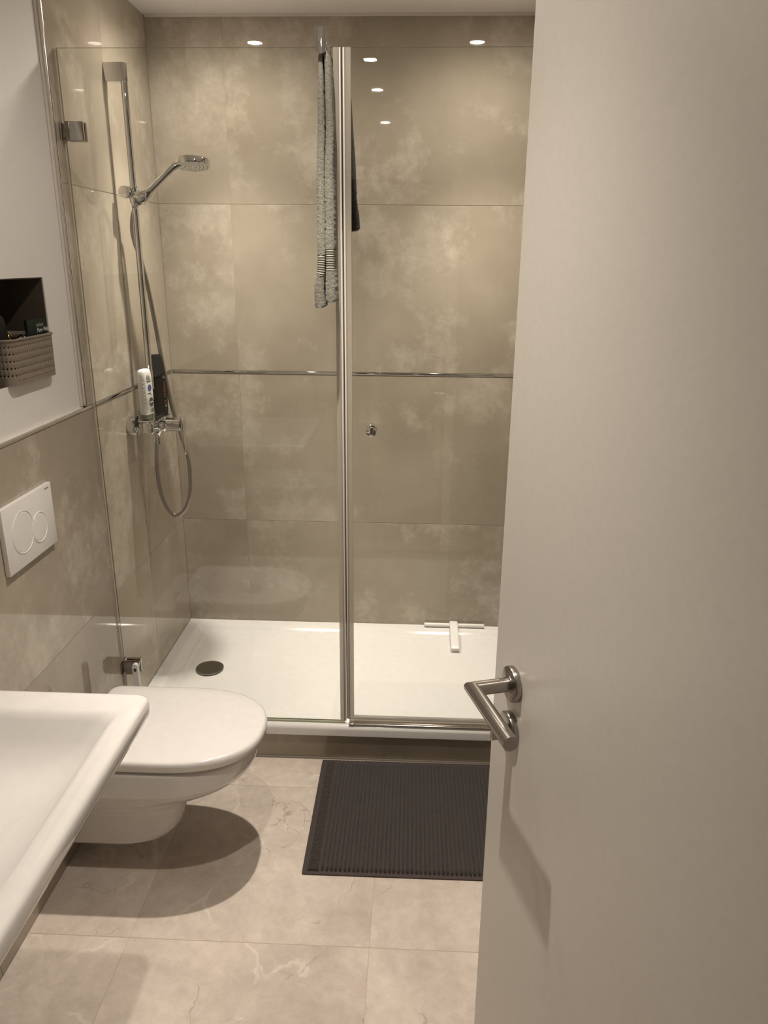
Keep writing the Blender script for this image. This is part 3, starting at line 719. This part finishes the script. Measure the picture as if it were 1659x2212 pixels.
B = [(0.0008, 0.500, 0.28, 0.150, 0.4055), (0.0008, 0.540, 0.30, 0.170, 0.4055), (0.0008, 0.5475, 0.30, 0.1755, 0.4025), (0.0008, 0.549, 0.30, 0.1765, 0.396), (0.0008, 0.547, 0.30, 0.1765, 0.370), (0.0008, 0.540, 0.29, 0.1755, 0.350), (0.0008, 0.527, 0.28, 0.1725, 0.333),
     (0.0008, 0.510, 0.275, 0.1650, 0.318), (0.0008, 0.487, 0.26, 0.1550, 0.302), (0.0008, 0.455, 0.245, 0.1450, 0.286), (0.0008, 0.415, 0.23, 0.1350, 0.268), (0.0008, 0.375, 0.20, 0.1210, 0.250), (0.0008, 0.352, 0.185, 0.1075, 0.232),
     (0.0008, 0.341, 0.18, 0.1000, 0.205), (0.0008, 0.333, 0.175, 0.0960, 0.170), (0.0008, 0.323, 0.17, 0.0930, 0.138), (0.0008, 0.305, 0.16, 0.0880, 0.115), (0.0008, 0.275, 0.15, 0.0780, 0.102), (0.0008, 0.22, 0.13, 0.060, 0.0985)]
loft(b, [dring(xb, xf, xs, hw, z, rb=0.012) for xb, xf, xs, hw, z in B]); part('bowl', b, 'ceramic', Wc, angle=70)
b = NB()
loft(b, [dring(0.100, 0.535, 0.32, 0.157, 0.4057), dring(0.095, 0.540, 0.32, 0.162, 0.4070), dring(0.095, 0.540, 0.32, 0.162, 0.4110), dring(0.100, 0.536, 0.32, 0.158, 0.4125)]); part('seat', b, 'seat', Wc, angle=60)
b = NB()
loft(b, [dring(0.094, 0.560, 0.325, 0.1725, 0.4135), dring(0.089, 0.566, 0.325, 0.1765, 0.4145), dring(0.087, 0.5685, 0.325, 0.1785, 0.4165), dring(0.087, 0.5690, 0.325, 0.1790, 0.430), dring(0.0875, 0.5675, 0.325, 0.1780, 0.4375), dring(0.090, 0.564, 0.325, 0.1755, 0.4418), dring(0.095, 0.558, 0.325, 0.170, 0.4438),
         dring(0.12, 0.53, 0.32, 0.145, 0.4450), dring(0.20, 0.42, 0.30, 0.07, 0.4455)]); part('lid', b, 'seat', Wc, angle=60)
for s in (-1, 1):
    b = NB(); cyl(b, (0.072, TCY+s*0.078, 0.4057), (0.072, TCY+s*0.078, 0.432), 0.012, n=20, bev=0.002); part('hinge', b, 'chrome', Wc)
# ------------------------------------------------------------------ flush plate
Fp = empty('flush_plate', (0.0, -1.2145, 0.992), 'white dual flush plate with two round buttons on the tiles', 'flush plate')
b = NB(); box(b, 0.0003, 0.0125, -1.3375, -1.0915, 0.9105, 1.0745, 0.0018, 2); part('plate', b, 'wplastic', Fp)
def btn(cy, cz, r, x0=0.0126):
    b = NB(); prof = [(x0-0.0006, r+0.0016), (x0+0.0010, r+0.0014), (x0+0.0013, r+0.0004), (x0+0.0009, r-0.0006), (x0-0.0002, r-0.0014), (x0+0.0004, r-0.0026), (x0+0.0007, r-0.006)]
    loft(b, [[Vector((x, cy+rr*math.cos(2*math.pi*i/56), cz+rr*math.sin(2*math.pi*i/56))) for i in range(56)] for x, rr in prof], True, True); return b
part('button', btn(-1.2545, 0.9945, 0.0515), 'wplastic', Fp); part('button', btn(-1.1745, 0.9795, 0.0375, 0.0130), 'wplastic', Fp)
ptext('brand_text', 'GEBERIT', 0.0062, 'ink', (0.0126, -1.128, 1.0615), (0, 1, 0), (0, 0, 1), parent=Fp)

# ------------------------------------------------------------------ washbasin
Bz = 0.862
Wb = empty('washbasin', (0.0, -2.06, 0.74), 'white rectangular ceramic washbasin with wide rim', 'washbasin')
x0, x1, y0, y1 = 0.0008, 0.477, -2.385, -1.735
def br(i, z, r, l=None, ix=None): return rrect(x0+(l if l is not None else 0.0), x1-(ix if ix is not None else i), y0+i, y1-i, r, z, 10)
rings = [br(0.16, 0.735, 0.05, 0.10), br(0.10, 0.738, 0.06, 0.06), br(0.070, 0.752, 0.06, 0.04), br(0.045, 0.80, 0.05, 0.0), br(0.022, 0.818, 0.03, 0.0), br(0.008, 0.822, 0.02, 0.0), br(0.003, 0.825, 0.02, 0.0), br(0.0010, 0.832, 0.021, 0.0), br(0.0, 0.848, 0.022, 0.0), br(0.0008, 0.854, 0.022, 0.0),
         br(0.003, 0.8585, 0.021, 0.0), br(0.007, 0.8612, 0.020, 0.0), br(0.012, Bz, 0.018, 0.001),
         br(0.056, Bz-0.0012, 0.016, 0.115, 0.036), br(0.062, Bz-0.0030, 0.018, 0.120, 0.041), br(0.068, Bz-0.0075, 0.022, 0.125, 0.047), br(0.074, Bz-0.016, 0.026, 0.130, 0.053),
         br(0.090, Bz-0.045, 0.035, 0.142, 0.068), br(0.110, Bz-0.072, 0.045, 0.158, 0.090), br(0.140, Bz-0.092, 0.055, 0.18, 0.120), br(0.185, Bz-0.104, 0.06, 0.20, 0.155), br(0.25, Bz-0.110, 0.05, 0.23, 0.19)]
b = NB(); loft(b, rings); part('basin_body', b, 'ceramic', Wb, angle=70)
b = NB(); cyl(b, (0.265, -2.06, Bz-0.1098), (0.265, -2.06, Bz-0.1045), 0.031, n=32, bev=0.002); part('drain_plug', b, 'chrome', Wb)

# ------------------------------------------------------------------ toilet brush
Tb = empty('toilet_brush', (0.082, -0.842, 0.0), 'white toilet brush with a hole in its slim handle behind the toilet', 'toilet brush')
def brush_handle():
    b = NB(); hw, top, hz = 0.0088, 0.4065, 0.388
    n = 14
    def out(y):
        pts = [(-hw, 0.10), (hw, 0.10), (hw, top-hw)]
        for k in range(1, n): a = math.pi*k/n; pts.append((hw*math.cos(a), top-hw+hw*math.sin(a)))
        pts.append((-hw, top-hw)); return [Vector((0.082+p[0], -0.842+y, p[1])) for p in pts]
    rings = [[v.copy() for v in out(y)] for y in (-0.0065, 0.0065)]
    loft(b, rings); return b
part('handle', brush_handle(), 'wplastic', Tb, angle=40)
b = NB(); loft(b, [[Vector((0.082+r*0.72*math.cos(2*math.pi*i/24), -0.842-0.0066-d, 0.3865+r*math.sin(2*math.pi*i/24))) for i in range(24)] for r, d in ((0.0066, 0.0), (0.0060, 0.0006), (0.0050, 0.0008))], False, True); part('hanging_hole', b, 'ink', Tb)
b = NB(); prof = [(0.040, 0.0003), (0.0425, 0.002), (0.0435, 0.01), (0.0445, 0.105), (0.0435, 0.110), (0.040, 0.1115), (0.012, 0.113)]
loft(b, [[Vector((0.082+r*math.cos(2*math.pi*i/36), -0.842+r*math.sin(2*math.pi*i/36), z)) for i in range(36)] for r, z in prof]); part('holder', b, 'wplastic', Tb)

# ------------------------------------------------------------------ niche contents
Bx = (-0.125, 0.010, -1.188, -0.958)
Bq = empty('storage_basket', ((Bx[0]+Bx[1])/2, (Bx[2]+Bx[3])/2, NZ0+0.0012), 'taupe plastic basket with rows of small holes in the wall niche', 'basket')
def basket():
    z0, z1 = NZ0+0.0012, 1.4385; b = NB(); pitch = 0.0092
    rows = []; h = z1-z0
    marks = [0.0, 0.018]
    for k in range(5):
        zc = 0.024+k*0.0166; marks += [zc-0.0020, zc+0.0020]
    marks += [h-0.0065, h]
    marks = sorted(set(marks))
    def at(s, z):
        tap = 0.002*(1-z/h); return perim(s, tap)
    w, d, r = Bx[1]-Bx[0], Bx[3]-Bx[2], 0.024
    tot = 2*(w-2*r)+2*(d-2*r)+2*math.pi*r; n = int(tot/pitch)
    def perim(s, ins):
        x0, x1, y0, y1 = Bx[0]+ins, Bx[1]-ins*0.3, Bx[2]+ins, Bx[3]-ins; segs = [(x1-r, y0, x1-r, y0, 'a', -90), ]
        L1, L2, q = w-2*r, d-2*r, math.pi*r/2
        s = s % tot
        for kind, ln, data in (('l', L2, ((x1, y0+r), (x1, y1-r))), ('a', q, ((x1-r, y1-r), 0)), ('l', L1, ((x1-r, y1), (x0+r, y1))), ('a', q, ((x0+r, y1-r), 90)), ('l', L2, ((x0, y1-r), (x0, y0+r))), ('a', q, ((x0+r, y0+r), 180)), ('l', L1, ((x0+r, y0), (x1-r, y0))), ('a', q, ((x1-r, y0+r), 270))):
            if s <= ln:
                f = s/ln
                if kind == 'l': (ax, ay), (bx_, by_) = data; return ax+(bx_-ax)*f, ay+(by_-ay)*f
                (cx, cy), a0 = data; a = math.radians(a0+90*f); return cx+r*math.cos(a), cy+r*math.sin(a)
            s -= ln
        return x1, y0+r
    stations = []
    for i in range(n): stations += [tot*i/n, tot*(i+0.60)/n]
    V = []
    for mz in marks:
        row = []
        for s in stations:
            x, y = at(s, mz); row.append(b.verts.new((x, y, z0+mz)))
        V.append(row)
    m_ = len(stations); hole_rows = {marks.index(m) for m in marks if any(abs(m-(0.024+k*0.0166-0.0020)) < 1e-6 for k in range(5))}
    for k in range(len(marks)-1):
        for i in range(m_):
            if k in hole_rows and i % 2 == 1: continue
            j = (i+1) % m_; b.faces.new((V[k][i], V[k][j], V[k+1][j], V[k+1][i]))
    c = b.verts.new(((Bx[0]+Bx[1])/2, (Bx[2]+Bx[3])/2, z0))
    for i in range(m_): b.faces.new((V[0][(i+1) % m_], V[0][i], c))
    return b, [perim(tot*i/120, -0.001) for i in range(120)], [perim(tot*i/120, 0.0045) for i in range(120)]
bm_, rim, foot = basket()
o = part('basket_wall', bm_, 'basket', Bq, angle=12); md = o.modifiers.new('thickness', 'SOLIDIFY'); md.thickness = 0.0022; md.offset = -1
b = NB(); zt = 1.4385
lp = [Vector((x, y, zt)) for x, y in rim]; tube(b, lp+[lp[0]], 0.0030, n=10, cap=False); part('rim', b, 'basket', Bq)
b = NB(); lp = [Vector((x, y, NZ0+0.0155)) for x, y in foot]; tube(b, lp+[lp[0]], 0.0022, n=8, cap=False); part('foot_band', b, 'basket', Bq)
Cd = empty('card_packet', (-0.007, -1.020, 1.345), 'dark green packet with white lettering standing in the basket', 'packet')
b = NB(); box(b, -0.0125, -0.0045, -1.068, -0.9685, 1.345, 1.4775, 0.0012, 1); part('packet', b, 'card', Cd)
ptext('packet_text', 'barbart', 0.0125, 'gink', (-0.0038, -1.0235, 1.4590), (0, 1, 0), (0, 0, 1), parent=Cd)
ptext('packet_text', 'Pure Wild', 0.0150, 'wink', (-0.0038, -1.0230, 1.4450), (0, 1, 0), (0, 0, 1), parent=Cd, font_shear=0.35)
Pc = empty('cosmetic_pouch', (-0.075, -1.115, NZ0+0.005), 'black soft pouch sticking up at the near end of the basket', 'pouch')
b = NB(); loft(b, [rrect(-0.105+i, -0.050-i, -1.170+i, -1.060-i, 0.018, z) for z, i in ((1.340, 0.006), (1.36, 0.0), (1.46, 0.002), (1.485, 0.006), (1.492, 0.014))]); part('pouch_body', b, 'black', Pc, angle=60)
b = NB(); tube(b, catmull([(-0.0775, -1.160, 1.492), (-0.0775, -1.115, 1.4945), (-0.0775, -1.070, 1.492)], 6), 0.0022, n=8); part('zip', b, 'black', Pc)
Cb = empty('dark_filler', (-0.066, -1.010, NZ0+0.005), 'added black bag filling the far half of the basket', 'filler')  # added black shape with zip, so the basket holes look dark inside
b = NB(); loft(b, [rrect(-0.116+i, -0.016-i, -1.054+i, -0.966-i, 0.016, z) for z, i in ((1.340, 0.006), (1.355, 0.0), (1.405, 0.001), (1.420, 0.006), (1.427, 0.018))]); part('filler_body', b, 'black', Cb, angle=60)
b = NB(); tube(b, catmull([(-0.095, -1.010, 1.4265), (-0.066, -1.010, 1.4285), (-0.037, -1.010, 1.4265)], 6), 0.0018, n=8); part('zip', b, 'black', Cb)
b = NB()
lk = [Vector((-0.004+0.0015*math.sin(3*a), -1.160+0.0075*math.cos(a), 1.4445+0.0075*math.sin(a))) for a in [2*math.pi*i/24 for i in range(24)]]
tube(b, lk+[lk[0]], 0.0017, n=8, cap=False); Gc = part_o = obj('gold_clasp', b, 'gold'); tag(Gc, 'small gold ring-shaped clasp on the near rim of the basket', 'clasp')
b = NB(); rnd = random.Random(5)
rings = []
for k in range(10):
    f = k/9; rings.append([Vector((-0.014+0.009*math.sin(math.pi*f)**0.5*math.cos(a)+0.001*rnd.random(), -1.105+0.040*f, 1.4355+(0.0065*math.sin(math.pi*f)**0.5+0.001*rnd.random())*math.sin(a)+0.004*f)) for a in [2*math.pi*i/14 for i in range(14)]])
loft(b, rings); Ft = obj('foil_sachet', b, 'silver', angle=20); tag(Ft, 'crumpled silver foil sachet lying near the rim of the basket', 'sachet')

# ------------------------------------------------------------------ bath mat
MX0, MX1, MY0, MY1 = 0.660, 1.360, -1.262, -0.752
Mt = empty('bath_mat', ((MX0+MX1)/2, (MY0+MY1)/2, 0.0), 'dark brown ribbed terry bath mat in front of the shower', 'bath mat')
def skew(bm):   # the mat lies very slightly turned
    bmesh.ops.rotate(bm, verts=bm.verts[:], cent=Vector((0.66, -0.75, 0)), matrix=Matrix.Rotation(math.radians(0.25), 3, 'Z')); return bm
b = NB(); loft(b, [rrect(MX0+0.002, MX1-0.002, MY0+0.002, MY1-0.002, 0.006, 0.0003), rrect(MX0, MX1, MY0, MY1, 0.006, 0.0015), rrect(MX0, MX1, MY0, MY1, 0.006, 0.0042), rrect(MX0+0.002, MX1-0.002, MY0+0.002, MY1-0.002, 0.006, 0.0055)])
part('hem', skew(b), 'mathem', Mt)
def pile(xa, xb, ya, yb, z, nx, ny, f):
    b = NB(); V = []
    for j in range(ny+1):
        V.append([b.verts.new((xa+(xb-xa)*i/nx, ya+(yb-ya)*j/ny, z+f(xa+(xb-xa)*i/nx, ya+(yb-ya)*j/ny, i in (0, nx) or j in (0, ny)))) for i in range(nx+1)])
    for j in range(ny):
        for i in range(nx): b.faces.new((V[j][i], V[j][i+1], V[j+1][i+1], V[j+1][i]))
    return b
plain = lambda x, y, e: 0.0015 if e else 0.0058+0.0012*noise.noise(Vector((x*110, y*110, 2)))
for xa, xb in ((MX0+0.012, MX0+0.048), (MX1-0.048, MX1-0.012)):
    part('plain_border', skew(pile(xa, xb, MY0+0.009, MY1-0.009, 0.0045, 12, 150, plain)), 'mat', Mt, angle=80)
RA, RB = MX0+0.050, MX1-0.050; NR = 48; RP = (RB-RA)/NR
def ribs():
    b = NB(); ya, yb = MY0+0.010, MY1-0.010; nn = 56
    for k in range(NR):
        xc = RA+RP*(k+0.5); rings = []
        for j in range(nn+1):
            f = j/nn; y = ya+(yb-ya)*f; e = min(f, 1-f)*(yb-ya); w = RP*0.47*(0.5+0.5*min(1, (e/0.006))**0.5)
            wob = 0.0011*noise.noise(Vector((k*3.1, y*22, 0.5))); hgt = 0.0068*(0.35+0.65*min(1, e/0.006)**0.5)+0.0008*noise.noise(Vector((k*7.7, y*30, 4)))
            rings.append([Vector((xc+wob-w, y, 0.0045)), Vector((xc+wob-w*0.93, y, 0.0045+hgt*0.55)), Vector((xc+wob-w*0.5, y, 0.0045+hgt*0.97)), Vector((xc+wob-w*0.08, y, 0.0045+hgt*0.80)), Vector((xc+wob+w*0.5, y, 0.0045+hgt*1.0)), Vector((xc+wob+w*0.93, y, 0.0045+hgt*0.55)), Vector((xc+wob+w, y, 0.0045))])
        loft(b, rings)
    return b
tag(part('ribbed_pile', skew(ribs()), 'mat', Mt, angle=80), kind='stuff')

# ------------------------------------------------------------------ room door, open inwards
dd = Vector((0.2868, -0.9580, 0)).normalized(); dn = Vector((dd.y, -dd.x, 0))     # dn points to the camera side of the leaf
if dn.x > 0: dn = -dn
HZ = 1.05
F0 = Vector((1.0930, -1.9850, HZ)) - dn*0.009                                      # handle axis on the door face
latch = F0 - dd*0.0712; DL = 0.865
Dr = empty('door_1', (latch.x+dd.x*DL, latch.y+dd.y*DL, 0.0), 'white flush door standing open into the bathroom', None, None, 'structure')
def leaf(z0, z1, t=0.040):
    b = NB(); a = Vector((latch.x, latch.y, 0)); c = a+dd*DL
    rings = []
    for z, i in ((z0, 0.0012), (z0+0.0012, 0), (z1-0.0012, 0), (z1, 0.0012)):
        q = [(0, 0), (1, 0), (1, 1), (0, 1)]; pts = []
        for u, v, du, dv in ((i, i*0+0.0012, 0, 0), (0.0012, i, 0, 0), (DL-0.0012, i, 0, 0), (DL-i, 0.0012, 0, 0), (DL-i, t-0.0012, 0, 0), (DL-0.0012, t-i, 0, 0), (0.0012, t-i, 0, 0), (i, t-0.0012, 0, 0)):
            p = a+dd*u-dn*v; pts.append(Vector((p.x, p.y, z)))
        rings.append(pts)
    loft(b, rings); return b
part('door_leaf', leaf(0.008, 2.012), 'door', Dr, angle=25)
Lh = empty('lever_handle', (0, 0, 0)); Lh.parent = Dr; Lh.location = F0-Dr.location
Lh['label'] = 'brushed steel mitred lever handle on a round rose'
def rose(c, r=0.0262, t=0.009):
    b = NB(); cyl(b, c, c+dn*t, r, n=48, bev=0.0015); return b
part('rosette', rose(F0+dn*0.0003), 'satin', Lh)
b = NB(); cyl(b, F0+dn*0.0088, F0+dn*0.0104, 0.0138, n=36, bev=0.0005); part('collar', b, 'satin', Lh)
bend = F0+dn*(0.009+0.0540)
b = NB(); tube(b, [F0+dn*0.0098, bend, bend+dd*0.1327], 0.0104, n=36); part('lever', b, 'satin', Lh, angle=30)
Lk = empty('lock_rosette', (0, 0, 0)); Lk.parent = Dr; L0 = F0+Vector((0, 0, -0.074)); Lk.location = L0-Dr.location
part('rosette', rose(L0+dn*0.0003), 'satin', Lk)
b = NB(); cyl(b, L0+dn*0.009, L0+dn*0.020, 0.0085, 0.0075, n=28, bev=0.001); part('thumb_post', b, 'satin', Lk)
tv = Vector((0, 0, 1)); b = NB()
outline_prism(b, [(-0.0045, -0.013), (0.0045, -0.013), (0.0045, 0.013), (-0.0045, 0.013)], L0+dn*0.0195, dd, tv, dn, 0.012); part('thumb_turn', b, 'satin', Lk, angle=30)
# handle on the far side of the leaf
Lf = empty('lever_handle', (0, 0, 0)); Lf.parent = Dr; G0 = F0-dn*0.040; Lf.location = G0-Dr.location
b = NB(); cyl(b, G0-dn*0.0003, G0-dn*0.009, 0.0262, n=48, bev=0.0015); part('rosette', b, 'satin', Lf)
b = NB(); tube(b, [G0-dn*0.0088, G0-dn*0.063, G0-dn*0.063+dd*0.1327], 0.0104, n=28); part('lever', b, 'satin', Lf, angle=30)
for z in (0.25, 1.75):
    b = NB(); hp_ = Vector((latch.x, latch.y, 0))+dd*(DL+0.006)-dn*0.030; cyl(b, (hp_.x, hp_.y, z-0.045), (hp_.x, hp_.y, z+0.045), 0.007, n=20, bev=0.001); part('hinge', b, 'satin', Dr)
